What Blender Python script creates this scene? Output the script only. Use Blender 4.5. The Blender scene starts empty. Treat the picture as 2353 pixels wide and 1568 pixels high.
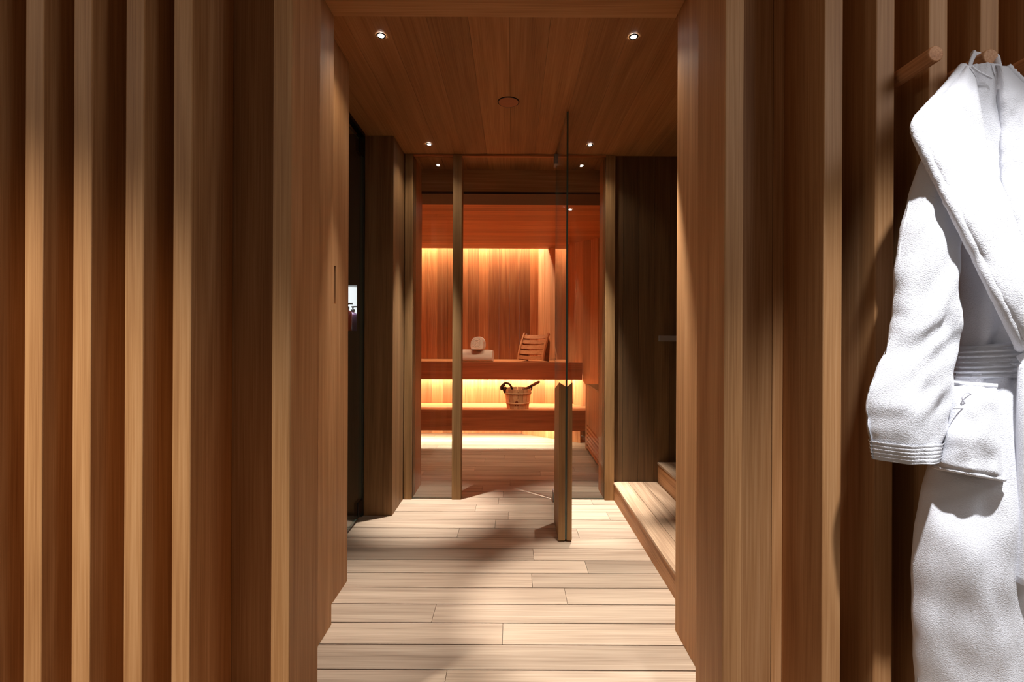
import bpy, bmesh, math, random
from mathutils import Vector, Matrix, noise
random.seed(7)
R = math.radians
SC = bpy.context.scene
COL = SC.collection
H = 1.03                    # eye height
F = 1100.0                  # focal length in px of the 2353 px frame
ROLL = 0.0045
CEIL = 2.158
def P(px, py, Y):
    """point of the place at depth Y that the photograph shows at (px, py)"""
    dx, dy = px - 1176.5, py - 784.0
    x, y = dx + ROLL * dy, dy - ROLL * dx
    return Vector((x / F * Y, Y, H + (-14.0 - y) / F * Y))
# ------------------------------------------------------------------ scene settings
SC.view_settings.view_transform = 'Standard'
SC.view_settings.look = 'None'
SC.view_settings.exposure = 0.0
SC.cycles.use_denoising = True
SC.cycles.max_bounces = 10
SC.cycles.diffuse_bounces = 5
SC.cycles.transparent_max_bounces = 24
SC.cycles.caustics_reflective = False
SC.cycles.caustics_refractive = False
SC.cycles.sample_clamp_indirect = 4.0
w = bpy.data.worlds.new('world'); SC.world = w; w.use_nodes = True
w.node_tree.nodes['Background'].inputs[0].default_value = (1.0, .88, .74, 1)
w.node_tree.nodes['Background'].inputs[1].default_value = 0.10
cam = bpy.data.objects.new('camera', bpy.data.cameras.new('camera')); COL.objects.link(cam)
cam.data.sensor_width = 36.0; cam.data.lens = F / 2353 * 36.0
cam.data.shift_y = -14.0 / 2353
cam.data.clip_start = 0.02
cam.matrix_world = Matrix.Translation((0, 0, H)) @ Matrix.Rotation(R(90), 4, 'X') @ Matrix.Rotation(ROLL, 4, 'Z')
SC.camera = cam

# ------------------------------------------------------------------ materials
def lin(c):
    return tuple(((v / 255) / 12.92 if v / 255 <= .04045 else ((v / 255 + .055) / 1.055) ** 2.4) for v in c) + (1,)
class NT:
    def __init__(s, name):
        s.m = bpy.data.materials.new(name); s.m.use_nodes = True
        s.t = s.m.node_tree; s.t.nodes.clear()
    def n(s, typ, **kw):
        nd = s.t.nodes.new(typ)
        for k, v in kw.items():
            if k.startswith('i_'):
                key = k[2:]
                nd.inputs[int(key) if key.isdigit() else key].default_value = v
            else: setattr(nd, k, v)
        return nd
    def l(s, a, b): s.t.links.new(a, b)
    def math(s, op, a, b=None, c=None):
        nd = s.n('ShaderNodeMath', operation=op)
        for i, v in enumerate((a, b, c)):
            if v is None: continue
            if isinstance(v, (int, float)): nd.inputs[i].default_value = v
            else: s.l(v, nd.inputs[i])
        return nd.outputs[0]
def wood(name, dark, mid, light, axis='z', rough=.55, var=.5, bump=.12, ring=.35):
    k = NT(name)
    tc = k.n('ShaderNodeTexCoord')
    at = k.n('ShaderNodeAttribute', attribute_name='tint')
    sp = k.n('ShaderNodeSeparateColor'); k.l(at.outputs['Color'], sp.inputs[0])
    oi = k.n('ShaderNodeObjectInfo')
    off = k.math('ADD', k.math('MULTIPLY', sp.outputs[1], 41.0), k.math('MULTIPLY', oi.outputs['Random'], 67.0))
    cx = k.n('ShaderNodeCombineXYZ')
    for i in range(3): k.l(off, cx.inputs[i])
    def layer(al, ac, detail, rg=.6, dist=0.0):
        mp = k.n('ShaderNodeMapping')
        s = [ac, ac, ac]; s['xyz'.index(axis)] = al
        mp.inputs['Scale'].default_value = s
        k.l(tc.outputs['Object'], mp.inputs['Vector'])
        ad = k.n('ShaderNodeVectorMath', operation='ADD')
        k.l(mp.outputs[0], ad.inputs[0]); k.l(cx.outputs[0], ad.inputs[1])
        nz = k.n('ShaderNodeTexNoise', i_Scale=1.0, i_Detail=detail, i_Roughness=rg, i_Distortion=dist)
        k.l(ad.outputs[0], nz.inputs['Vector'])
        return nz.outputs[0]
    broad = layer(.8, 24, 3)
    rings = layer(.35, 5.0, 1, .4)
    fine = layer(3.0, 240, 2)
    rs = k.math('MULTIPLY_ADD', k.math('SINE', k.math('MULTIPLY', rings, 75.0)), .5, .5)
    f = k.math('ADD', k.math('MULTIPLY', broad, 1.0 - ring), k.math('MULTIPLY', rs, ring * .55))
    f = k.math('ADD', f, k.math('MULTIPLY', k.math('SUBTRACT', fine, .5), .85))
    f = k.math('ADD', f, ring * .1)
    rp = k.n('ShaderNodeValToRGB')
    e = rp.color_ramp.elements
    e[0].position = .14; e[0].color = lin(dark); e[1].position = .86; e[1].color = lin(light)
    m = e.new(.5); m.color = lin(mid)
    k.l(f, rp.inputs[0])
    br = k.math('MULTIPLY_ADD', k.math('SUBTRACT', sp.outputs[0], .5), var * 1.2, 1.0)
    mx = k.n('ShaderNodeVectorMath', operation='SCALE'); k.l(rp.outputs[0], mx.inputs[0]); k.l(br, mx.inputs['Scale'])
    b = k.n('ShaderNodeBsdfPrincipled', i_Roughness=rough)
    b.inputs['Specular IOR Level'].default_value = .3
    k.l(mx.outputs[0], b.inputs['Base Color'])
    bp = k.n('ShaderNodeBump', i_Strength=bump, i_Distance=.002); k.l(f, bp.inputs['Height']); k.l(bp.outputs[0], b.inputs['Normal'])
    o = k.n('ShaderNodeOutputMaterial'); k.l(b.outputs[0], o.inputs[0])
    return k.m
def plain(name, c, rough=.5, metal=0.0, noisy=0.0, scale=60, bump=0.0, sheen=0.0, spec=.4):
    k = NT(name)
    b = k.n('ShaderNodeBsdfPrincipled', i_Roughness=rough, i_Metallic=metal)
    b.inputs['Specular IOR Level'].default_value = spec
    tc = k.n('ShaderNodeTexCoord'); nz = k.n('ShaderNodeTexNoise', i_Scale=scale, i_Detail=3.0)
    k.l(tc.outputs['Object'], nz.inputs['Vector'])
    hs = k.n('ShaderNodeHueSaturation'); hs.inputs['Color'].default_value = lin(c)
    k.l(k.math('MULTIPLY_ADD', nz.outputs[0], noisy, 1 - noisy * .5), hs.inputs['Value'])
    k.l(hs.outputs[0], b.inputs['Base Color'])
    if bump:
        bp = k.n('ShaderNodeBump', i_Strength=bump, i_Distance=.003); k.l(nz.outputs[0], bp.inputs['Height']); k.l(bp.outputs[0], b.inputs['Normal'])
    if sheen: b.inputs['Sheen Weight'].default_value = sheen
    o = k.n('ShaderNodeOutputMaterial'); k.l(b.outputs[0], o.inputs[0])
    return k.m
def glow(name, c, s):
    k = NT(name)
    e = k.n('ShaderNodeEmission'); e.inputs[0].default_value = c + (1,); e.inputs[1].default_value = s
    o = k.n('ShaderNodeOutputMaterial'); k.l(e.outputs[0], o.inputs[0]); return k.m
def glass(name, tint):
    k = NT(name)
    g = k.n('ShaderNodeNewGeometry')
    ior = k.math('MULTIPLY_ADD', g.outputs['Backfacing'], (1 / 1.5) - 1.5, 1.5)
    fr = k.n('ShaderNodeFresnel'); k.l(ior, fr.inputs['IOR'])
    tr = k.n('ShaderNodeBsdfTransparent'); tr.inputs[0].default_value = tint + (1,)
    gl = k.n('ShaderNodeBsdfGlossy', i_Roughness=.0); gl.inputs[0].default_value = (1, 1, 1, 1)
    mx = k.n('ShaderNodeMixShader'); k.l(fr.outputs[0], mx.inputs[0]); k.l(tr.outputs[0], mx.inputs[1]); k.l(gl.outputs[0], mx.inputs[2])
    o = k.n('ShaderNodeOutputMaterial'); k.l(mx.outputs[0], o.inputs[0]); return k.m
cedar_v = wood('cedar_upright', (152, 104, 62), (180, 132, 86), (204, 158, 112), 'z', ring=.2)
cedar_y = wood('cedar_ceiling', (134, 88, 50), (160, 110, 66), (178, 130, 84), 'y', var=.25, ring=.2)
cedar_h = wood('cedar_level', (152, 104, 62), (180, 132, 86), (204, 158, 112), 'x', ring=.2)
frame_w = wood('weathered_frame', (124, 92, 54), (156, 119, 76), (182, 144, 98), 'z')
deck = wood('deck_boards', (140, 119, 100), (176, 155, 134), (200, 180, 158), 'x', rough=.5, var=.34, bump=.06, ring=.15)
deck_y = wood('step_boards', (140, 112, 88), (176, 146, 118), (206, 178, 148), 'y', rough=.5, var=.3, bump=.08)
riser_y = wood('step_riser', (140, 94, 56), (178, 128, 84), (204, 156, 112), 'y')
backwall_v = wood('sauna_back_wall_wood', (150, 84, 46), (178, 108, 62), (200, 136, 88), 'z', var=.6, ring=.25)
column_w = wood('column_wood', (112, 80, 48), (140, 104, 66), (160, 124, 84), 'z', ring=.2)
sauna_v = wood('sauna_upright', (178, 114, 72), (206, 144, 98), (222, 168, 124), 'z', var=.5, ring=.2)
sauna_h = wood('sauna_level', (180, 108, 64), (206, 132, 82), (220, 154, 104), 'x', var=.3, ring=.2)
bench_h = wood('bench_boards', (176, 108, 66), (202, 134, 86), (218, 156, 108), 'x', var=.25, ring=.2)
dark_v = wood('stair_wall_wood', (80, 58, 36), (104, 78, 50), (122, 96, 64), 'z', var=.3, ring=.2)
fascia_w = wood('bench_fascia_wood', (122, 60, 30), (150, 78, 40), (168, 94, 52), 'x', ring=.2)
soffit_shade_m = wood('shaded_soffit_wood', (44, 26, 18), (56, 34, 22), (66, 42, 28), 'x', ring=.1)  # shade on the lintel underside is put into this darker wood colour
peg_y = wood('peg_wood', (150, 98, 60), (190, 136, 94), (214, 166, 124), 'y')
gap = plain('shadow_gap', (24, 14, 8), .9)
metal = plain('brushed_metal', (150, 148, 146), .45, .6, .1)
darkmetal = plain('dark_metal', (40, 36, 34), .4, .9, .1)
stone = plain('shower_stone', (52, 56, 50), .35, 0, .3, 12)
white = plain('white_panel', (238, 236, 232), .5)
terry = plain('terry_cloth', (226, 227, 233), .95, 0, .06, 430, .5, .3, .05)
towelm = plain('towel_cloth', (226, 206, 190), .95, 0, .08, 300, .5, .2, .05)
bucketm = wood('bucket_staves', (196, 140, 96), (222, 170, 124), (236, 192, 148), 'z', var=.4)
ropem = plain('dark_rope', (70, 38, 20), .85, 0, .3, 200)
spoonm = wood('ladle_wood', (92, 46, 22), (128, 68, 34), (150, 88, 50), 'x')
markm = plain('burnt_mark', (120, 62, 34), .8)
stonesm = plain('heater_stones', (58, 54, 52), .9, 0, .5, 30, .5)
lamp_m = glow('lamp_lens', (1, .96, .92), 60.0)
niche_glow = glow('niche_backlight', (.95, .97, 1.0), 1.6)
led_m = glow('led_diffuser', (1, .62, .30), 2.0)
speakerm = plain('ceiling_speaker_mesh', (176, 112, 76), .7, 0, .2, 300, .2)
amber = plain('amber_bottle', (196, 62, 30), .2)
plum = plain('plum_bottle', (150, 112, 150), .25)
blackp = plain('black_pump', (20, 18, 18), .4)
glass_m = glass('clear_glass', (.93, .95, .94))
edge_m = plain('glass_edge', (66, 84, 74), .15)
embr = plain('pale_embroidery', (206, 206, 214), .9)

# ------------------------------------------------------------------ mesh helpers
class MB:
    def __init__(s):
        s.bm = bmesh.new(); s.cl = s.bm.loops.layers.float_color.new('tint')
    def tint(s, faces, t):
        for f in faces:
            for lp in f.loops: lp[s.cl] = (t[0], t[1], 0, 1)
    def box(s, x0, x1, y0, y1, z0, z1, t=None, bev=0.0, mat=0):
        t = t or (random.random(), random.random())
        nb = set(s.bm.faces)
        vs = [s.bm.verts.new((x, y, z)) for x in (x0, x1) for y in (y0, y1) for z in (z0, z1)]
        fs = [s.bm.faces.new([vs[i] for i in q]) for q in ((0, 1, 3, 2), (4, 6, 7, 5), (0, 4, 5, 1), (2, 3, 7, 6), (0, 2, 6, 4), (1, 5, 7, 3))]
        if bev:
            es = list({e for f in fs for e in f.edges})
            bmesh.ops.bevel(s.bm, geom=es, offset=bev, segments=2, affect='EDGES', profile=.5)
        new = [f for f in s.bm.faces if f not in nb]
        s.tint(new, t)
        for f in new: f.material_index = mat
        return new
    def poly(s, pts, t=None, mat=0):
        f = s.bm.faces.new([s.bm.verts.new(p) for p in pts]); s.tint([f], t or (random.random(), random.random())); f.material_index = mat; return f
    def prism(s, pts, vec, t=None, mat=0):
        """extrude a planar outline by vec"""
        t = t or (random.random(), random.random()); vec = Vector(vec)
        a = [s.bm.verts.new(p) for p in pts]; b = [s.bm.verts.new(Vector(p) + vec) for p in pts]
        fs = [s.bm.faces.new(a[::-1]), s.bm.faces.new(b)]
        n = len(a)
        for i in range(n): fs.append(s.bm.faces.new((a[i], a[(i + 1) % n], b[(i + 1) % n], b[i])))
        s.tint(fs, t)
        for f in fs: f.material_index = mat
        return fs
    def loft(s, rings, closed=True, caps=(True, True), t=None, smooth=True):
        t = t or (random.random(), random.random())
        vr = [[s.bm.verts.new(p) for p in r] for r in rings]; fs = []
        for a, b in zip(vr, vr[1:]):
            n = len(a)
            for i in range(n if closed else n - 1):
                fs.append(s.bm.faces.new((a[i], a[(i + 1) % n], b[(i + 1) % n], b[i])))
        for f in fs: f.smooth = smooth
        if closed and caps[0]: fs.append(s.bm.faces.new(vr[0][::-1]))
        if closed and caps[1]: fs.append(s.bm.faces.new(vr[-1]))
        s.tint(fs, t); return fs
    def tube(s, pts, r, n=10, t=None, flat=1.0):
        pts = [Vector(p) for p in pts]; rings = []
        up = Vector((0, 0, 1)); d0 = (pts[1] - pts[0]).normalized()
        if abs(d0.dot(up)) > .95: up = Vector((0, 1, 0))
        for i, p in enumerate(pts):
            d = (pts[min(i + 1, len(pts) - 1)] - pts[max(i - 1, 0)]).normalized()
            u = (up - d * up.dot(d)).normalized(); up = u; v = d.cross(u)
            rr = r[i] if isinstance(r, (list, tuple)) else r
            rings.append([p + u * (rr * math.cos(2 * math.pi * k / n)) + v * (rr * flat * math.sin(2 * math.pi * k / n)) for k in range(n)])
        return s.loft(rings, t=t)
    def lathe(s, c, prof, n=32, t=None, caps=(True, True)):
        c = Vector(c)
        return s.loft([[c + Vector((r * math.cos(2 * math.pi * k / n), r * math.sin(2 * math.pi * k / n), z)) for k in range(n)] for r, z in prof], t=t, caps=caps)
    def planks(s, axis, a0, a1, wdt, fixed, g=.0016, start=None, bev=.0):
        """row of boards side by side along axis ('x','y'), fixed = function(lo, hi) -> box args"""
        p = a0 if start is None else start
        while p < a1:
            lo, hi = max(p, a0) + g / 2, min(p + wdt, a1) - g / 2
            if hi > lo + .002: s.box(*fixed(lo, hi))
            p += wdt
    def build(s, name, mats, parent=None, loc=None, smooth=False):
        bmesh.ops.recalc_face_normals(s.bm, faces=s.bm.faces[:])
        me = bpy.data.meshes.new(name)
        if loc is not None:
            bmesh.ops.translate(s.bm, verts=s.bm.verts[:], vec=-Vector(loc))
        s.bm.to_mesh(me); s.bm.free()
        for m in (mats if isinstance(mats, (list, tuple)) else [mats]): me.materials.append(m)
        o = bpy.data.objects.new(name, me); COL.objects.link(o)
        if parent is not None:
            o.parent = parent
            o.location = -Vector(parent.location) if loc is None else Vector(loc) - Vector(parent.location)
            if parent.parent is not None: o.location -= Vector(parent.parent.location)
        elif loc is not None: o.location = loc
        return o
def tag(o, label, cat, group=None):
    o['label'] = label; o['category'] = cat
    if group: o['group'] = group
    return o
def struct(o, label=None):
    o['kind'] = 'structure'
    if label: o['label'] = label
    return o
def thing(name, loc, label, cat, group=None):
    o = bpy.data.objects.new(name, None); COL.objects.link(o); o.location = loc; o.empty_display_size = .05
    return tag(o, label, cat, group)
def crom(rows, n):
    """smooth interpolation of a table of rows"""
    out = []; m = len(rows) - 1
    for i in range(n):
        u = i / (n - 1) * m; k = min(int(u), m - 1); t = u - k
        p0, p1, p2, p3 = rows[max(k - 1, 0)], rows[k], rows[k + 1], rows[min(k + 2, m)]
        out.append([.5 * (2 * b + (c - a) * t + (2 * a - 5 * b + 4 * c - d) * t * t + (3 * b - a - 3 * c + d) * t ** 3) for a, b, c, d in zip(p0, p1, p2, p3)])
    return out

# ================================================================== SETTING
# --- floor: boards running across, gaps at measured depths
PITCH, Y0B = .1196, 1.471
FL0, FL1 = -.30, 5.52
mb = MB()
mb.box(-2.6, 2.6, FL0, FL1, -.06, -.0145, (.0, .1), mat=1)
joints = {0: [1025], 1: [], 2: [1158, 2100], 3: [1000], 4: [1303], 5: [1225], 6: [1350], 7: [1228], 8: [], 9: [1330, 1055], 10: [1140], 11: [1170, 1400], 12: [1095]}
n0 = int((FL0 - Y0B) / PITCH) - 1
for k in range(n0, 40):
    y0 = Y0B + k * PITCH; y1 = y0 + PITCH
    lo, hi = max(y0, FL0) + .0022, min(y1, FL1) - .0022
    if hi <= lo + .01: continue
    # row k lies just beyond line k
    ym = (y0 + y1) / 2
    if k in {i - 1 for i in joints}:
        js = [(px - 1176.5) / F * ym for px in joints[k + 1]]
    else:
        js = [random.uniform(-.9, .0), random.uniform(.1, 1.0)]
    js = sorted([-2.6] + ([-1.35, 1.5] + js) + [2.6])
    for a, b in zip(js, js[1:]):
        mb.box(a + .0006, b - .0006, lo, hi, -.014, 0, bev=.0008)
fl = struct(mb.build('floor', [deck, gap]))
# dark joint bed as its own face set
# --- front wall of the hall: back boards between the battens
YF, YB = 1.14, 1.31
TOP = 2.55
def front_wall(name, x0, x1, start, wdt):
    mb = MB()
    mb.planks('x', x0, x1, wdt, lambda lo, hi: (lo, hi, YB, YB + .018, 0, TOP), start=start)
    mb.box(min(x0, x1), x1, YB + .018, YB + .022, 0, TOP, (.1, .1), mat=1)
    return struct(mb.build(name, [cedar_v, gap]))
front_wall('wall_front_left', -2.4, -.545, -2.4 + .02, .115)
front_wall('wall_front_right', .52, 2.4, .712 - .115 * 2, .115)
# --- portal lining
mb = MB()
mb.box(-2.4, -.635, YB + .022, 1.696, 0, TOP, (.45, .2), bev=.002)
struct(mb.build('trim_1', cedar_v))
mb = MB()
mb.box(.574, 2.4, YB + .022, 1.673, 0, TOP, (.6, .7), bev=.002)
struct(mb.build('trim_2', cedar_v))
mb = MB()
mb.box(-.635, .574, YB + .022, 1.69, CEIL - .006, TOP, (.5, .4), bev=.0015)
struct(mb.build('trim_3', cedar_h))
# hall ceiling (above the frame)
mb = MB(); mb.box(-2.4, 2.4, -.3, YB + .022, TOP, TOP + .03, (.5, .3)); struct(mb.build('ceiling', cedar_h))
# --- passage ceiling
mb = MB()
mb.planks('x', -1.75, 1.35, .148, lambda lo, hi: (lo, hi, 1.69, 3.27, CEIL, CEIL + .015), start=-1.79, g=.001)
mb.box(-1.75, 1.35, 1.69, 3.27, CEIL + .015, CEIL + .03, (.1, .1), mat=1)
struct(mb.build('ceiling_passage', [cedar_y, gap]))
# --- left of the passage: panelled wall with a slot, shower, column
mb = MB()
ys, xs = 1.833, -.683
z0s, z1s = 1.147, 1.293
T = (.30, .31)
mb.box(-1.75, xs, 1.698, ys, 0, CEIL, T)
mb.box(-1.75, xs, ys + .02, 1.995, 0, CEIL, T)
mb.box(-1.75, xs, ys, ys + .02, 0, z0s, T)
mb.box(-1.75, xs, ys, ys + .02, z1s, CEIL, T)
mb.box(-1.75, xs - .07, ys, ys + .02, z0s, z1s, T, mat=1)
struct(mb.build('wall_left', [cedar_v, gap]))
mb = MB(); mb.box(-.838, -.676, 2.716, 2.992, 0, CEIL, (.35, .77), bev=.002)
mb.box(-1.75, -.838, 2.83, 2.992, 0, CEIL, (.35, .3)); struct(mb.build('trim_4', column_w))
# shower far wall with lit niche opening
mb = MB()
nx0, nx1, nz0, nz1 = -1.16, -.876, 1.048, 1.306
mb.box(-1.75, nx0, 2.70, 2.83, 0, CEIL); mb.box(nx1, -.84, 2.70, 2.83, 0, CEIL)
mb.box(nx0, nx1, 2.70, 2.83, 0, nz0); mb.box(nx0, nx1, 2.70, 2.83, nz1, CEIL)
mb.box(nx0, nx1, 2.81, 2.83, nz0, nz1, mat=1)
mb.box(-1.78, -1.75, 1.995, 2.83, 0, CEIL)
struct(mb.build('wall_shower', [stone, niche_glow]))
# --- wall behind the stairs
mb = MB()
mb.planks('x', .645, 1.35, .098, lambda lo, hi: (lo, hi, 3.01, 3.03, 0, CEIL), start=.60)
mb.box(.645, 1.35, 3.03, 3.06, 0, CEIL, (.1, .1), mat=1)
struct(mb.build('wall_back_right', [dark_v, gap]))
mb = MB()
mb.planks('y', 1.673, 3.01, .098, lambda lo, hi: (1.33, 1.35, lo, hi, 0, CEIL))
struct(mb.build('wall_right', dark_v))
# --- glazed sauna front: posts
def post(name, x0, x1, y0, y1, t):
    mb = MB(); mb.box(x0, x1, y0, y1, 0, CEIL - .002, t, bev=.002); return struct(mb.build(name, frame_w))
post('trim_5', -.672, -.622, 2.985, 3.09, (.3, .1))
post('trim_6', -.372, -.316, 2.985, 3.075, (.4, .6))
post('trim_7', .582, .641, 2.985, 3.09, (.45, .3))
# jambs of the sauna wall and lintel
mb = MB(); mb.box(-1.3, -.622, 3.09, 3.29, 0, CEIL, (.5, .5)); struct(mb.build('wall_sauna_left', sauna_v))
mb = MB(); mb.box(.582, 1.35, 3.09, 3.20, 0, CEIL, (.5, .8)); struct(mb.build('wall_sauna_right', sauna_v))
SCZ = 1.996
mb = MB(); mb.box(-1.3, 1.35, 3.27, 3.54, SCZ + .012, CEIL + .03, (.5, .2)); mb.box(-1.3, 1.35, 3.27, 3.54, SCZ - .004, SCZ + .012, (.2, .2), mat=1); struct(mb.build('trim_8', [cedar_h, soffit_shade_m]))
mb = MB(); mb.box(-.62, .582, 2.99, 3.012, CEIL - .012, CEIL - .001, (.2, .2)); struct(mb.build('trim_9', sauna_h))
# --- sauna shell
BW = 5.5
mb = MB()
mb.planks('x', -1.3, .60, .118, lambda lo, hi: (lo, hi, BW, BW + .02, 0, 2.2), start=-1.33)
struct(mb.build('wall_back', backwall_v))
mb = MB(); mb.box(-1.32, -1.3, 3.29, BW, 0, 2.2, (.5, .4)); struct(mb.build('wall_sauna_side', sauna_v))
# slanted right wall of boards
mb = MB()
A, B_ = Vector((.30, 5.50, 0)), Vector((.90, 4.66, 0))
d = (B_ - A).normalized(); nrm = Vector((-d.y, d.x, 0))
if nrm.y < 0: nrm = -nrm
L = (B_ - A).length; p = 0
while p < L:
    q = min(p + .105, L)
    a, b = A + d * (p + .001), A + d * (q - .001)
    mb.prism([a, b, b + nrm * .02, a + nrm * .02], (0, 0, SCZ + .15))
    p = q
p = 3.20
while p < 4.66:
    mb.box(.90, .92, p + .001, min(p + .105, 4.66) - .001, 0, SCZ + .15); p += .105
struct(mb.build('wall_sauna_slanted', sauna_v))
mb = MB()
mb.planks('y', 3.54, 5.36, .10, lambda lo, hi: (-1.3, .95, lo, hi, SCZ, SCZ + .015))
struct(mb.build('ceiling_sauna', sauna_h))
mb = MB(); mb.box(-1.3, .95, 5.2, 5.52, 2.18, 2.2); struct(mb.build('ceiling_cove', sauna_h))

# ================================================================== BATTENS
def batten(x, wd, label):
    mb = MB(); mb.box(x, x + wd, YF, YB - .001, 0, TOP, (random.uniform(.35, .65), random.random()), bev=.0025)
    return tag(mb.build('wall_batten', cedar_v, loc=(x + wd / 2, (YF + YB) / 2, 0)), label, 'batten', 'upright battens on the hall wall')
WD = .0445
LB = [(-.527, 'upright cedar batten flanking the doorway on its left'),
      (-.764, 'upright cedar batten left of the wide bare board beside the doorway'),
      (-.878, 'middle one of the five upright battens left of the doorway'),
      (-1.002, 'orange-toned upright cedar batten with a faint cross seam, second from the left edge'),
      (-1.117, 'palest upright cedar batten, nearest the left edge of the photo')]
for x, lb in LB: batten(x - WD, WD, lb)
RB = [(.505, 'upright cedar batten flanking the doorway on its right'),
      (.741, 'upright cedar batten right of the wide bare board beside the doorway'),
      (.864, 'upright cedar batten just left of the bathrobe sleeve, under its slanted shadow'),
      (.990, 'upright cedar batten behind the tip of the empty peg, going down behind the robe sleeve'),
      (1.112, 'upright cedar batten behind the peg that carries the robe')]
for x, lb in RB: batten(x, WD, lb)
# two whose fronts stand just outside the frame: only their deep sides show
batten(-1.238 - WD, WD, 'upright batten at the left border showing only its dark side')
batten(1.236, WD, 'upright batten at the upper right corner showing only its dark side, beyond the robe peg')
    
# ================================================================== PEGS
def peg(x, z, label):
    t = thing('coat_peg', (x, YB, z), label, 'peg', 'round coat pegs')
    mb = MB(); n = 28; r = .0178
    prof = [(YB, r), (1.064, r), (1.0615, r - .0008), (1.060, r - .0025), (1.060, .0)]
    rings = [[(x + rr * math.cos(2 * math.pi * k / n), y, z + rr * math.sin(2 * math.pi * k / n)) for k in range(n)] for y, rr in prof[:-1]]
    fs = mb.loft(rings)
    mb.build('dowel', peg_y, t, loc=(x, YB, z))
    return t
PZ = H + .628
peg(.9365, PZ, 'empty round wooden peg left of the bathrobe')
peg(1.058, PZ - .006, 'round wooden peg holding the white bathrobe by its loop')
peg(1.180, PZ - .003, 'round wooden peg cut by the right edge of the photo, above the robe shoulder')

# ================================================================== DOWNLIGHTS + SPEAKER
def downlight(px, py, label, h=CEIL - H, group='ceiling downlights in the passage'):
    CEIL = H + h
    Y = h * F / (770 - py)
    X = (px - 1176.5) / F * Y
    t = thing('ceiling_downlight', (X, Y, CEIL), label, 'light', group)
    mb = MB(); mb.lathe((X, Y, 0), [(.011, CEIL - .001), (.011, CEIL - .003), (.017, CEIL - .004), (.018, CEIL - .001)], 24, caps=(False, False))
    mb.build('rim', darkmetal, t, loc=(X, Y, CEIL))
    mb = MB(); mb.lathe((X, Y, 0), [(.0115, CEIL - .001), (.0115, CEIL - .003)], 24)
    mb.build('lens', lamp_m, t, loc=(X, Y, CEIL))
    return X, Y
DL = [downlight(872.5, 82, 'ceiling downlight nearest the doorway, on the left'),
      downlight(1453, 82, 'ceiling downlight nearest the doorway, on the right'),
      downlight(984, 332, 'ceiling downlight just before the glass front, on the left'),
      downlight(1354, 332, 'ceiling downlight just before the glass front, on the right')]
SDL = [downlight(1309, 481, 'tiny downlight in the sauna ceiling, seen beside the open door edge', SCZ - H, 'sauna ceiling downlights'),
       downlight(1046, 481, 'tiny downlight in the sauna ceiling, tucked behind the slim glass-front post', SCZ - H, 'sauna ceiling downlights')]
sx, sy = (1166 - 1176.5) / F * (1.128 * F / 536), 1.128 * F / 536
t = thing('ceiling_speaker', (sx, sy, CEIL), 'round wood-toned speaker grille flush in the middle of the ceiling', 'speaker')
mb = MB(); mb.lathe((sx, sy, 0), [(.0475, CEIL - .0005), (.0475, CEIL - .004), (.0, CEIL - .004)][:2], 40); mb.build('grille', speakerm, t, loc=(sx, sy, CEIL))
mb = MB(); mb.lathe((sx, sy, 0), [(.048, CEIL - .0005), (.048, CEIL - .003), (.052, CEIL - .003), (.053, CEIL - .0005)], 40, caps=(False, False)); mb.build('rim', darkmetal, t, loc=(sx, sy, CEIL))

# ================================================================== SHOWER DOOR, NICHE BOTTLES
def pane_box(x0, x1, y0, y1, z0, z1):
    mb = MB(); fs = mb.box(x0, x1, y0, y1, z0, z1)
    thin = min((x1 - x0, 0), (y1 - y0, 1))[1]
    mb.bm.normal_update()
    for f in mb.bm.faces:
        n = f.normal
        f.material_index = 0 if abs(n[thin]) > .9 else 1
    return mb
t = thing('shower_door', (-.845, 2.68, 0), 'frameless clear glass shower door at the left of the passage', 'shower door')
pane_box(-.849, -.841, 2.0, 2.68, .02, 2.10).build('pane', [glass_m, edge_m], t)
for z in (.03, 2.03):
    mb = MB(); mb.box(-.862, -.836, 2.62, 2.697, z, z + .075, bev=.002); mb.build('hinge', darkmetal, t)
mb = MB(); mb.box(-.86, -.83, 2.0, 2.69, CEIL - .022, CEIL - .001, bev=.002); struct(mb.build('trim_10', darkmetal))
def bottle(x, y, z, h, m, label):
    t = thing('pump_bottle', (x, y, z), label, 'bottle', 'pump bottles in the lit niche')
    mb = MB(); mb.lathe((x, y, z), [(.024, 0), (.026, .004), (.026, h * .62), (.022, h * .70), (.009, h * .74), (.009, h * .79)], 24); mb.build('body', m, t, loc=(x, y, z))
    mb = MB(); mb.lathe((x, y, z), [(.011, h * .78), (.011, h * .87), (.004, h * .88), (.004, h * .94), (.009, h * .945), (.009, h)], 16); mb.box(x, x + .03, y - .005, y + .005, z + h * .95, z + h); mb.build('pump', blackp, t, loc=(x, y, z))
bottle(-.925, 2.781, nz0, .145, plum, 'plum grey pump bottle at the right in the lit shower niche')
bottle(-.938, 2.727, nz0, .16, amber, 'amber red pump bottle at the left in the lit shower niche')

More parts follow.
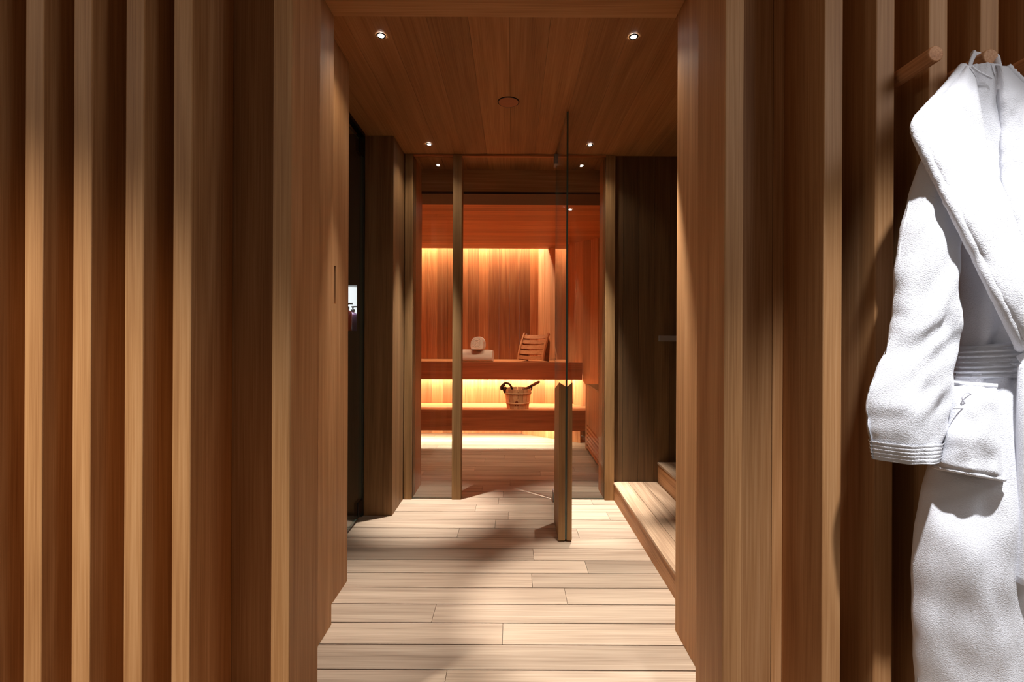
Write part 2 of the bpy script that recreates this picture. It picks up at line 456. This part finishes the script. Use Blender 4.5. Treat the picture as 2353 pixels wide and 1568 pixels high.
# ================================================================== STEPS + RAIL
def step(x0, x1, z0, z1, label):
    t = thing('wooden_step', (x0, 2.34, z0), label, 'step', 'wooden steps to the right')
    mb = MB(); mb.box(x0 + .004, x1, 1.675, 3.005, z0, z1 - .016, (.5, random.random()), bev=.001); mb.build('riser', riser_y, t)
    mb = MB(); xx = x0
    k = 0
    while xx < x1 - .01:
        mb.box(xx + .001, min(xx + .094, x1) - .001, 1.675, 3.005, z1 - .013, z1, bev=.0015); xx += .094
    mb.build('tread', deck_y, t)
step(.637, .914, 0, .111, 'low wooden step of lengthwise boards right of the glass door')
step(.914, 1.33, 0, .235, 'higher wooden step behind the low one, half hidden by the door jamb')
t = thing('grab_bar', (1.0, 2.95, H), 'short grey metal grab bar on the dark wall above the steps', 'handrail')
zr = H - .018
mb = MB(); mb.box(.895, 1.2, 2.915, 2.93, zr - .017, zr + .017, bev=.003); mb.build('rail', metal, t)
for x in (.93, 1.16):
    mb = MB(); mb.tube([(x, 3.01, zr), (x, 2.925, zr)], .008); mb.build('bracket', metal, t)

# ================================================================== GLASS FRONT
w1 = struct(pane_box(-.622, -.372, 3.0, 3.01, .004, CEIL - .012).build('window_1', [glass_m, edge_m]))
w2 = struct(pane_box(.275, .582, 3.0, 3.01, .004, CEIL - .012).build('window_2', [glass_m, edge_m]))
dr = bpy.data.objects.new('door_1', None); COL.objects.link(dr); dr.location = (.27, 3.0, 0); struct(dr, 'frameless glass door standing open towards the viewer with a tall wooden pull')
pane_box(.268, .277, 2.385, 2.985, .012, 2.145).build('pane', [glass_m, edge_m], dr)
for z in (.0, 2.085):
    mb = MB(); mb.box(.257, .288, 2.945, 3.02, z + .001, z + .062, bev=.002); mb.build('pivot_hinge', metal, dr)
for x0, x1 in ((.236, .2675), (.2775, .302)):
    mb = MB()
    inner, outer = (x1, x0) if x0 < .25 else (x0, x1)
    ya, yb = 2.382, 2.63
    zt, zi, zf = .795, .775, .735
    vs = [(outer, ya, .008), (inner, ya, .008), (inner, ya, zi), (outer, ya, zt)]
    vb = [(outer, yb, .008), (inner, yb, .008), (inner, yb, zf - .01), (outer, yb, zf)]
    mb.loft([[Vector(v) for v in vs], [Vector(v) for v in vb]], t=(.45, random.random()), smooth=False)
    mb.build('pull_handle', frame_w, dr)

# ================================================================== SAUNA FURNITURE
def bench(name, yf, yb, z1, z0, x0, x1, label):
    t = thing(name, ((x0 + x1) / 2, (yf + yb) / 2, 0), label, 'bench', 'sauna benches')
    mb = MB(); n = 5; g = (yb - yf - .02) / n
    for i in range(n):
        ya_, yb_ = yf + .02 + i * g + .0015, yf + .02 + (i + 1) * g - .0015
        mb.box(x0, min(x1, .30 + (5.5 - yb_) * .7143 - .012), ya_, yb_, z1 - .028, z1, bev=.001)
    mb.build('seat_boards', bench_h, t)
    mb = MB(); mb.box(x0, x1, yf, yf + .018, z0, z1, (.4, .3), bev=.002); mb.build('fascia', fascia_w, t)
    return t
UB, LWB = (4.89, BW - .003, .75, .572), (4.546, 5.005, .315, .118)
tu = bench('upper_bench', *UB[:2], UB[2], UB[3], -1.29, .72, 'upper cedar sauna bench along the back wall, glowing underneath')
mb = MB(); mb.planks('x', -1.29, .62, .118, lambda lo, hi: (lo, hi, 5.01, 5.025, 0, .72), start=-1.31); mb.build('support_panel', sauna_v, tu)
tl = bench('lower_bench', *LWB[:2], LWB[2], LWB[3], -1.29, .74, 'lower cedar sauna bench with a bucket on it, bright floor glow beneath')
mb = MB()
for i in range(5):
    a = Vector((.11, 4.985, 0)).lerp(Vector((.655, 4.57, 0)), i / 5); b = Vector((.11, 4.985, 0)).lerp(Vector((.655, 4.57, 0)), (i + .985) / 5)
    mb.prism([a, b, b + Vector((.01, .012, 0)), a + Vector((.01, .012, 0))], (0, 0, .28))
mb.build('support_panel', sauna_v, tl)
def strip(x0, x1, y, z, label):
    mb = MB(); mb.box(x0, x1, y - .006, y + .006, z - .004, z + .004); return tag(mb.build('led_strip', led_m, loc=((x0 + x1) / 2, y, z)), label, 'light', 'warm light strips in the sauna')
strip(-1.28, .30, 5.335, SCZ + .0195, 'warm light strip in the cove above the sauna back wall')
strip(-1.28, .60, 4.965, .645, 'warm light strip hidden under the upper sauna bench')
strip(-1.28, .40, 4.735, .282, 'warm light strip hidden under the lower sauna bench')
# heater housing
t = thing('heater_housing', (.79, 3.9, 0), 'boarded sauna heater housing with louvred foot behind the right glass pane', 'heater')
hx0, hx1, hy0, hy1, hz = .672, .895, 3.42, 4.36, .585
mb = MB(); p = hy0
while p < hy1 - .001:
    q = min(p + .094, hy1); mb.box(hx0, hx0 + .018, p + .001, q - .001, .235, hz); p = q
mb.box(hx0 + .018, hx1, hy0, hy0 + .018, 0, hz); mb.box(hx0 + .018, hx1, hy1 - .018, hy1, 0, hz)
mb.box(hx0, hx0 + .018, hy0, hy0 + .09, 0, .235); mb.box(hx0, hx0 + .018, hy1 - .09, hy1, 0, .235)
mb.build('housing', sauna_v, t)
mb = MB()
for i in range(6):
    z = .025 + i * .035
    mb.prism([(hx0, hy0 + .09, z), (hx0 + .012, hy0 + .09, z + .006), (hx0 + .012, hy0 + .09, z + .023), (hx0, hy0 + .09, z + .017)], (0, hy1 - hy0 - .18, 0))
mb.build('louvre_grille', sauna_h, t)
mb = MB(); mb.box(hx0 + .03, hx0 + .034, hy0 + .05, hy1 - .05, .005, .24); mb.box(hx0 + .02, hx1, hy0 + .02, hy1 - .02, .44, .45); mb.build('liner', gap, t)
mb = MB()
for i in range(34):
    c = Vector((random.uniform(hx0 + .05, hx1 - .05), random.uniform(hy0 + .07, hy1 - .07), random.uniform(.46, .49)))
    r = random.uniform(.028, .042)
    rr = bmesh.ops.create_icosphere(mb.bm, subdivisions=2, radius=r, matrix=Matrix.Translation(c))
    for v in rr['verts']: v.co += (v.co - c).normalized() * noise.noise(v.co * 30) * r * .45
o = mb.build('stones', stonesm, t); o['kind'] = 'stuff'

# ---- rolled towels
def towel(c, axis, L, r, label, arch):
    t = thing('rolled_towel', c - Vector((0, 0, r)), label, 'towel', 'rolled towels on the upper bench')
    mb = MB(); n = 40; rings = []
    U = Vector(axis).normalized(); Vv = Vector((0, 0, 1)); Wv = U.cross(Vv)
    for i in range(17):
        s = (i / 16 - .5) * L
        k = 1 - .10 * (abs(i / 16 - .5) * 2) ** 8
        ring = []
        for a in range(n):
            th = 2 * math.pi * a / n
            rr = r * k * (1 + .03 * noise.noise((math.cos(th) * 1.5, math.sin(th) * 1.5, s * 9 + L * 7)))
            zz = rr * math.sin(th)
            if zz < -r * .82: zz = -r * .82 - (abs(zz) - r * .82) * .25
            rr2 = rr * math.cos(th) * (1.06 if zz < 0 else 1.0)
            if arch and math.sin(th) < 0:
                cs = math.cos(th); zz = rr * math.sin(th); rr2 = rr * math.copysign(abs(cs) ** .3, cs) * (1 - .12 * math.sin(th))
            ring.append(c + U * s + Wv * rr2 + Vv * zz)
        rings.append(ring)
    mb.loft(rings); mb.build('roll', towelm, t)
    mb = MB(); pts = []
    for i in range(90):
        th = i / 89 * 2 * math.pi * 3.6; rr = .004 + (r * .82 - .004) * i / 89
        pts.append(c + U * (-L / 2 - .001) + Wv * (rr * math.cos(th)) + Vv * (rr * math.sin(th)))
    mb.tube(pts, .0042, 6); mb.build('rolled_end', towelm, t)
    return t
zb = UB[2]
r1, r2 = .066, .068
c1 = Vector(((1090 - 1176.5) / F * 5.03, 5.03, zb + r1 * .87))
towel(c1, (1, -.12, 0), .40, r1, 'rolled pale towel lying lengthwise on the upper bench under another', False)
c2 = Vector(((1098.5 - 1176.5) / F * 5.0, 5.05, zb + r1 * 1.87 + r2 * 1.0))
towel(c2, (.03, 1, 0), .30, r2, 'rolled pale towel lying end-on across the top of the lower roll', True)

# ---- slatted backrest
bx, by = (1226 - 1176.5) / F * 5.0, 5.0
t = thing('slatted_lounging_rest', (bx, by, zb), 'curved slatted wooden backrest standing on the upper bench', 'backrest')
t.rotation_euler = (0, 0, 0)
ang = R(32)
wx, bk = Vector((math.cos(ang), -math.sin(ang), 0)), Vector((math.sin(ang), math.cos(ang), 0))
O = Vector((bx - .035, by - .02, zb))
def arc(s):                       # s 0 bottom .. 1 top : lean and height
    return bk * (.015 + .13 * s ** 1.5 - .01) + Vector((0, 0, .02 + .275 * s))
hw = .145
for sg in (-1, 1):
    mb = MB(); rings = []
    for i in range(13):
        s = i / 12; c = O + wx * (sg * hw) + arc(s)
        tg = (arc(min(s + .02, 1)) - arc(max(s - .02, 0))).normalized(); nn = tg.cross(wx).normalized()
        rings.append([c + wx * .009 + nn * .016, c - wx * .009 + nn * .016, c - wx * .009 - nn * .016, c + wx * .009 - nn * .016])
    mb.loft(rings, t=(.6, .2), smooth=False)
    mb.build('side_rail', bench_h, t)
    mb = MB(); off = O + wx * (sg * (hw - .011))
    pl = [off + arc(i / 10) + bk * .014 for i in range(11)] + [off + bk * .185 + Vector((0, 0, .20)), off + bk * .17]
    mb.prism(pl, wx * (.014 * -sg), (.2, .4))
    mb.build('side_panel', spoonm, t)
for i in range(5):
    mb = MB(); s0, s1 = .03 + i * .195, .03 + i * .195 + .140
    rings = []
    for k in range(9):
        u = k / 8 * 2 - 1; sag = bk * (.012 * (1 - u * u)) - Vector((0, 0, .006 * (1 - u * u)))
        a, b = arc(s0), arc(s1); tg = (b - a).normalized(); nn = tg.cross(wx).normalized() * .007
        c = O + wx * (u * (hw - .006)) + sag
        rings.append([c + a + nn, c + b + nn, c + b - nn, c + a - nn])
    mb.loft(rings, t=(.6 + random.random() * .3, random.random()), smooth=False)
    mb.build('slat', bench_h, t)

# ---- bucket with ladle
cx, cy, cz = (1190.5 - 1176.5) / F * 4.69, 4.69, LWB[2]
t = thing('sauna_bucket', (cx, cy, cz), 'small stave wooden sauna bucket with dark rope on the lower bench', 'bucket')
mb = MB(); ns = 16; rb, rt, hb = .106, .135, .192
for i in range(ns):
    a0, a1 = 2 * math.pi * i / ns + .012, 2 * math.pi * (i + 1) / ns - .012
    tnt = (random.random(), random.random())
    rings = []
    for z, r in ((0, rb), (hb, rt)):
        rings.append([Vector((cx + r * math.cos(a), cy + r * math.sin(a), cz + z)) for a in (a0, (a0 + a1) / 2, a1)] +
                     [Vector((cx + (r - .014) * math.cos(a), cy + (r - .014) * math.sin(a), cz + z)) for a in (a1, (a0 + a1) / 2, a0)])
    mb.loft(rings, t=tnt, smooth=False)
mb.lathe((cx, cy, cz), [(rb - .012, .01), (rb - .012, .02)], 32)
mb.build('staves', bucketm, t)
for z in (.055, .150):
    r = rb + (rt - rb) * z / hb
    mb = MB(); mb.lathe((cx, cy, cz), [(r + .0005, z - .008), (r + .004, z - .008), (r + .0048, z + .008), (r + .001, z + .008)], 40, caps=(False, False)); mb.build('hoop', bucketm, t)
def ear(a):
    return Vector((cx + rt * math.cos(a), cy + rt * math.sin(a), cz + hb - .01))
e1, e2 = ear(R(200)), ear(R(-20))
mb = MB()
pts = [e1 + Vector((0, 0, -.03)), e1 + Vector((-.016, 0, .02)), e1 + Vector((-.02, -.005, .045)), e1 + Vector((.005, -.01, .066)), e1 + Vector((.04, -.012, .058)), e1 + Vector((.062, -.005, .03)), e1 + Vector((.068, .02, .0))]
mb.tube(crom([list(p) for p in pts], 28), .0105, 8)
mb.tube(crom([list(p) for p in (e1 + Vector((-.03, -.01, .0)), e1 + Vector((-.034, -.01, .03)), e1 + Vector((.0, -.014, .05)))], 10), .012, 8)
for q in ((-.022, -.01, .035), (.004, -.01, .012)):
    bmesh.ops.create_icosphere(mb.bm, subdivisions=2, radius=.019, matrix=Matrix.Translation(e1 + Vector(q)))
mb.build('rope_handle', ropem, t)
mb = MB()   # burnt arch mark on the front
mz, mx = cz + .035, cx + (1213 - 1190.5) / F * 4.6 * .0 - .012
yy = lambda z: cy - (rb + (rt - rb) * (z - cz) / hb) * .995 - .0012
out = [(-.016, 0), (-.016, .03), (-.012, .042), (0, .048), (.012, .042), (.016, .03), (.016, 0), (.007, 0), (.007, .022), (0, .028), (-.007, .022), (-.007, 0)]
f = mb.poly([(mx + a, yy(mz + b), mz + b) for a, b in out]); mb.build('emblem', markm, t)
# ladle resting in the bucket
t = thing('sauna_ladle', (cx + .05, cy, cz + .03), 'dark wooden ladle leaning out of the bucket to the right', 'ladle')
pa, pb = Vector((cx - .02, cy, cz + .135)), Vector((cx + .212, cy - .03, cz + .262))
mb = MB(); pts = [pa.lerp(pb, i / 10) for i in range(11)]
mb.tube(pts, [.009, .009, .010, .011, .012, .0125, .013, .0135, .014, .014, .010], 12); mb.build('handle', spoonm, t)
mb = MB(); mb.lathe((pa.x - .01, pa.y, pa.z - .055), [(.02, 0), (.042, .012), (.048, .05), (.044, .05), (.038, .016), (.016, .006)], 24); mb.build('bowl', spoonm, t)
mb = MB(); q = pa.lerp(pb, .62)
mb.tube([q + Vector((.012 * math.cos(a), -.012, .02 * math.sin(a) - .014)) for a in [i * 2 * math.pi / 14 for i in range(15)]], .008, 8); mb.build('hanging_cord', ropem, t)

# ================================================================== BATHROBE
YC = 1.045
BODY = [(152, 2224, 2300, .012), (200, 2192, 2340, .02), (300, 2152, 2400, .03), (400, 2158, 2420, .04), (500, 2192, 2424, .052), (600, 2203, 2418, .062),
        (700, 2206, 2412, .066), (750, 2206, 2406, .058), (790, 2206, 2400, .048), (830, 2204, 2400, .044), (865, 2198, 2402, .048), (920, 2180, 2420, .060),
        (1000, 2160, 2440, .070), (1070, 2144, 2460, .076), (1160, 2120, 2480, .082), (1250, 2106, 2495, .086), (1400, 2100, 2510, .088), (1568, 2107, 2520, .088), (1668, 2112, 2522, .088)]
def body_row(py):
    for a, b in zip(BODY, BODY[1:]):
        if py <= b[0]:
            t = max(0, (py - a[0]) / (b[0] - a[0])); return [p + (q - p) * t for p, q in zip(a, b)]
    return list(BODY[-1])
def fold(u, py):
    k = max(0.0, min(1.0, (py - 560) / 500.0))
    v = noise.noise((u * 2.3, py / 420.0, 3.3)) * .034 * k + noise.noise((u * 4.2, py / 230.0, 8.1)) * .019 * k
    v += noise.noise((u * 5.5, py / 90.0, 1.7)) * (.005 + .006 * k)
    b = math.exp(-((py - 880) / 60.0) ** 2) + math.exp(-((py - 765) / 45.0) ** 2)
    v += b * .006 * math.sin(u * 17 + py * .01)
    px = 2310 + 190 * u          # calmer cloth under the pocket
    mk = 1 / (1 + math.exp((px - 2330) / 14.0)) / (1 + math.exp((py - 1115) / 14.0)) / (1 + math.exp((870 - py) / 10.0))
    return v * (1 - .8 * mk)
def front(px, py):
    r = body_row(py); xc, wd = (r[1] + r[2]) / 2, (r[2] - r[1]) / 2
    u = max(-.995, min(.995, (px - xc) / wd))
    return YC - r[3] * (1 - abs(u) ** 2.4) ** .6 - fold(u, py)
rt_ = P(2262, 300, YC)
robe = thing('bathrobe', (rt_.x + .03, YC, .20), 'white terry bathrobe with shawl collar hanging from a wooden peg', 'bathrobe')
rows = crom([list(r) for r in BODY], 150); NA = 108; rings = []
for py, xl, xr, dd in rows:
    ring = []; xc, wd = (xl + xr) / 2, (xr - xl) / 2
    for k in range(NA):
        th = 2 * math.pi * k / NA; u = math.cos(th); sn = math.sin(th)
        p = P(xc + wd * u, py, YC)
        if sn < 0: y = YC - dd * (1 - abs(u) ** 2.4) ** .6 - fold(u, py)
        else: y = YC + min(dd, .07) * (1 - abs(u) ** 2.4) ** .6
        wob = noise.noise((sn * 1.2, py / 70.0, 5.0)) * .004
        ring.append(Vector((p.x + wob * (1 if u > 0 else -1), y, p.z)))
    rings.append(ring)
mb = MB(); mb.loft(rings, caps=(True, False)); mb.build('body', terry, robe)
def sleeve(mirror):
    S = [(318, 2150, 2196, .022), (345, 2132, 2198, .03), (375, 2119, 2200, .036), (470, 2087, 2204, .040), (600, 2062, 2201, .042), (700, 2059, 2197, .044), (755, 2050, 2194, .044), (800, 2037, 2191, .042),
         (860, 2011, 2185, .043), (910, 1994, 2178, .046), (960, 1991, 2168, .047), (1010, 1998, 2160, .044), (1050, 2006, 2154, .042)]
    rows = crom([list(r) for r in S], 110); rings = []; n = 72; YS = 1.018
    def ring(py, xl, xr, dd, grow=0.0):
        xc, wd = (xl + xr) / 2, (xr - xl) / 2; out = []
        for k in range(n):
            th = 2 * math.pi * k / n; u, sn = math.cos(th), math.sin(th)
            px = xc + wd * u
            p = P(px, py, YS)
            amp = .006 + .010 * math.exp(-((py - 770) / 60.0) ** 2) + .009 * math.exp(-((py - 930) / 60.0) ** 2)
            f = noise.noise((u * 1.6, py / 60.0 + u * .8, 2.2)) * amp + noise.noise((u * 3, py / 300.0, 4)) * .008
            y = YS - (dd * (1 - abs(u) ** 2.3) ** .6 + f + grow) * (1 if sn < 0 else -.8)
            x = p.x + (noise.noise((py / 38.0, sn, 9)) * .003 + grow) * (1 if u > 0 else -1)
            if mirror: x = 2 * P(2305, 600, YS).x - x
            out.append(Vector((x, y, p.z)))
        return out
    for r in rows: rings.append(ring(*r))
    last = rings[-1]; c = sum(last, Vector()) / n
    rings.append([c + (q - c) * .90 + Vector((0, 0, .004)) for q in last]); rings.append([c + (q - c) * .8 + Vector((0, 0, .06)) for q in last])
    mb = MB(); mb.loft(rings, caps=(True, True)); s = mb.build('sleeve', terry, robe)
    mb = MB(); cr = []
    for i in range(17):
        py = 1012 + i * (1055 - 1012) / 16
        r = [a + (b - a) * (py - 1010) / 40 for a, b in zip(S[-2], S[-1])]
        cr.append(ring(py, r[1], r[2], r[3], .0018 + .0009 * math.sin(i * 2.1)))
    e = cr[-1]; c = sum(e, Vector()) / n
    cr.append([c + (q - c) * .93 + Vector((0, 0, .003)) for q in e])
    mb.loft(cr, caps=(False, False)); mb.build('cuff', terry, s)
sleeve(False); sleeve(True)
def lapel(outer, inner, yo, yi, bulge, rim=True):
    n, m = 90, 18
    o = crom([list(a) + [y] for a, y in zip(outer, yo)], n); i_ = crom([list(a) + [y] for a, y in zip(inner, yi)], n)
    def sheet(off):
        g = []
        for k in range(n):
            row = []
            for j in range(m):
                s = j / (m - 1)
                px, py = o[k][0] + (i_[k][0] - o[k][0]) * s, o[k][1] + (i_[k][1] - o[k][1]) * s
                y = o[k][2] + (i_[k][2] - o[k][2]) * s - bulge * math.sin(math.pi * s) ** .7
                y += noise.noise((px / 55.0, py / 80.0, 6.6)) * .006 + noise.noise((px / 18.0, py / 22.0, 2.6)) * .0015
                row.append(P(px, py, y) + Vector((0, off, 0)))
            g.append(row)
        return g
    a, b = sheet(0), sheet(.012)
    mb = MB(); mb.loft([ra + rb[::-1] for ra, rb in zip(a, b)], caps=(True, True)); c = mb.build('collar', terry, robe)
    if rim:
        mb = MB(); pts = [q[0] + Vector((0, .005, 0)) for q in a]
        mb.tube(pts, [.0095 + .0016 * noise.noise((k * .9, 1, 2)) for k in range(n)], 12); mb.build('piping', terry, c)
lapel([(2217, 152), (2194, 182), (2166, 214), (2134, 248), (2112, 276), (2111, 304), (2132, 354), (2166, 420), (2206, 500), (2252, 592), (2302, 694), (2345, 782), (2352, 800)],
      [(2236, 150), (2244, 185), (2251, 222), (2257, 260), (2264, 300), (2271, 335), (2284, 378), (2301, 420), (2320, 466), (2342, 530), (2380, 630), (2425, 740), (2440, 790)],
      [1.03, 1.02, 1.01, .998, .985, .98, .972, .965, .955, .95, .945, .955, .97], [1.03, 1.015, 1.0, .995, .99, .985, .98, .97, .962, .956, .952, .957, .97], .014)
lapel([(2316, 152), (2345, 182), (2380, 214), (2420, 250), (2446, 285), (2440, 340), (2424, 420), (2410, 500), (2400, 580), (2392, 650)],
      [(2288, 150), (2298, 185), (2303, 222), (2306, 260), (2307, 300), (2307, 350), (2308, 400), (2314, 460), (2330, 540), (2350, 620)],
      [1.035, 1.03, 1.02, 1.01, 1.0, .995, .99, .985, .985, .985], [1.03, 1.02, 1.012, 1.008, 1.004, 1.0, .996, .99, .986, .985], .012)
# belt
mb = MB(); rings = []
for i in range(23):
    py = 790 + i * 76 / 22
    r = body_row(828); xl, xr, dd = 2197, 2408, r[3] + .012
    xc, wd = (xl + xr) / 2, (xr - xl) / 2; ring = []
    e = .004 * math.sin(i * 1.9) * (1 if 0 < i < 22 else 0) - (.008 if i in (0, 22) else 0)
    for k in range(96):
        th = 2 * math.pi * k / 96; u, sn = math.cos(th), math.sin(th)
        ex = .011 * math.exp(-((u + .93) / .14) ** 2) if sn < .2 else 0
        p = P(xc + wd * u, py + 7 * u * u - 3, YC)
        y = YC - (dd + e) * (1 - abs(u) ** 2.4) ** .6 - noise.noise((u * 4, 3, py / 200)) * .004 if sn < 0 else YC + (dd + e) * (1 - abs(u) ** 2.4) ** .6
        ring.append(Vector((p.x - (e + 0) * (-u), y, p.z)))
    rings.append(ring)
mb.loft(rings, caps=(False, False)); belt = mb.build('belt', terry, robe)
mb = MB(); kn = P(2354, 838, .968)
for pth in ([(0, 0, 0), (.01, -.02, .012), (.02, -.008, -.02), (.0, .0, -.04)], [(.0, -.01, 0), (-.012, -.02, -.09), (-.006, -.015, -.26), (-.004, -.01, -.44)], [(.01, -.01, 0), (.03, -.02, -.09), (.035, -.015, -.25), (.04, -.01, -.40)]):
    mb.tube(crom([list(kn + Vector(q)) for q in pth], 24), .021, 12, flat=.55)
mb.build('belt_tie', terry, belt)
# pocket
def patch(c00, c10, c11, c01, n, m, lift, th):
    g, b = [], []
    for i in range(n):
        s = i / (n - 1); ra, rb = [], []
        for j in range(m):
            t = j / (m - 1)
            px = (c00[0] * (1 - t) + c10[0] * t) * (1 - s) + (c01[0] * (1 - t) + c11[0] * t) * s
            py = (c00[1] * (1 - t) + c10[1] * t) * (1 - s) + (c01[1] * (1 - t) + c11[1] * t) * s
            edge = min(s, 1 - s, t * .8, (1 - t) * .8)
            k = min(1, edge / .07)
            y = front(px, py) - lift * (.35 + .65 * k) - .010 * math.sin(math.pi * s) * math.sin(math.pi * t) + noise.noise((px / 60, py / 45, 2)) * .007 * k
            ra.append(P(px, py, y)); rb.append(P(px, py, y + th))
        g.append(ra); b.append(rb)
    return g, b
g, b = patch((2176, 880), (2292, 888), (2306, 1108), (2144, 1078), 40, 26, .016, .02)
mb = MB(); mb.loft([ra + rb[::-1] for ra, rb in zip(g, b)], caps=(True, True)); pk = mb.build('pocket', terry, robe)
mb = MB(); mb.tube([q + Vector((0, -.001, 0)) for q in g[0]], .005, 8); mb.build('pocket_hem', terry, pk)
mb = MB(); mb.tube([q + Vector((0, -.001, 0)) for q in g[-2]], .0045, 8); mb.build('pocket_hem', terry, pk)
mb = MB(); cpt = g[6][10]
mb.tube([cpt + Vector((.011 * math.cos(a), -.003, .011 * math.sin(a))) for a in [i * 2 * math.pi / 24 for i in range(25)]], .0014, 6)
mb.tube([cpt + Vector((-.03 + .06 * i / 8, -.003, -.02)) for i in range(9)], .0012, 6); mb.build('emblem', embr, pk)
# hanging loop and neck cord
zt = PZ - .006 + .0178
mb = MB()
pts = [P(2224, 165, 1.03), P(2232, 140, 1.04), P(2240, 122, 1.055), Vector((1.043, 1.088, zt + .001)), Vector((1.058, 1.092, zt + .005)), Vector((1.073, 1.09, zt - .001)), P(2286, 130, 1.07), P(2292, 148, 1.05), P(2297, 168, 1.03)]
mb.tube(crom([list(p) for p in pts], 40), .0065, 8, flat=.5); mb.build('hanging_loop', terry, robe)
mb = MB(); pts = [P(2233, 152, 1.012), P(2245, 163, 1.012), P(2262, 172, 1.012), P(2279, 180, 1.014)]
mb.tube(crom([list(p) for p in pts], 16), .0022, 6); mb.build('neck_cord', terry, robe)

# ================================================================== LIGHTS
def spot(loc, aim, power, ang, blend, col=(1, .9, .78), r=.02):
    d = bpy.data.lights.new('spot', 'SPOT'); d.energy = power; d.spot_size = R(ang); d.spot_blend = blend; d.color = col; d.shadow_soft_size = r
    o = bpy.data.objects.new('spot_lamp', d); COL.objects.link(o); o.location = loc
    o.rotation_euler = (Vector(aim) - Vector(loc)).to_track_quat('-Z', 'Y').to_euler(); return o
def area(loc, aim, sx, sy, power, col):
    d = bpy.data.lights.new('area', 'AREA'); d.shape = 'RECTANGLE'; d.size = sx; d.size_y = sy; d.energy = power; d.color = col
    o = bpy.data.objects.new('area_lamp', d); COL.objects.link(o); o.location = loc
    o.rotation_euler = (Vector(aim) - Vector(loc)).to_track_quat('-Z', 'Y').to_euler(); return o
for k, (x, y) in enumerate(DL):
    spot((x, y, CEIL - .012), (x, y, 0), (170, 290, 440, 560)[k], (32, 37, 30, 32)[k], (1, .55, .95, .9)[k], (1, .94, .87), .012)
    spot((x, y, CEIL - .012), (x, y, 0), 7, 120, .8, (1, .88, .74), .03)
WARM = (1, .82, .58)
for x, y in SDL: spot((x, y, SCZ - .012), (x - .45 * (1 if x > 0 else -.3), 4.7, .1), 46, 84, 1.0, (1, .78, .54), .02)
area((-.49, 5.395, 2.12), (-.49, 5.41, 1.6), 1.58, .03, 23.0, WARM)
area((-.30, 4.955, .632), (-.30, 4.93, .30), 1.95, .02, 24.0, WARM)
area((-.42, 4.70, .186), (-.42, 4.66, .0), 1.70, .02, 18.0, WARM)
area((nx0 + .14, 2.76, nz1 - .005), (nx0 + .14, 2.76, 0), .26, .06, 2.0, (.95, .97, 1))
# two hall downlights in front of the slatted walls, then two added fill areas
spot((.70, .40, 2.52), (1.12, 1.04, -.1), 330, 43, 1.0, (.98, .98, 1.0), .03)
spot((-1.60, .05, 2.52), (-1.08, 1.1, -.2), 370, 56, 1.0, (1, .93, .82), .06)
area((1.7, -.15, 2.3), (1.1, 1.1, .8), .7, .7, 9, (.97, .97, 1))  # added soft fill for the robe and right battens, no fixture
area((-2.0, -.1, 2.4), (-.9, 1.14, 1.0), .5, .5, 5, (1, .92, .82))  # added fill to lift the upper left battens, not a downlight
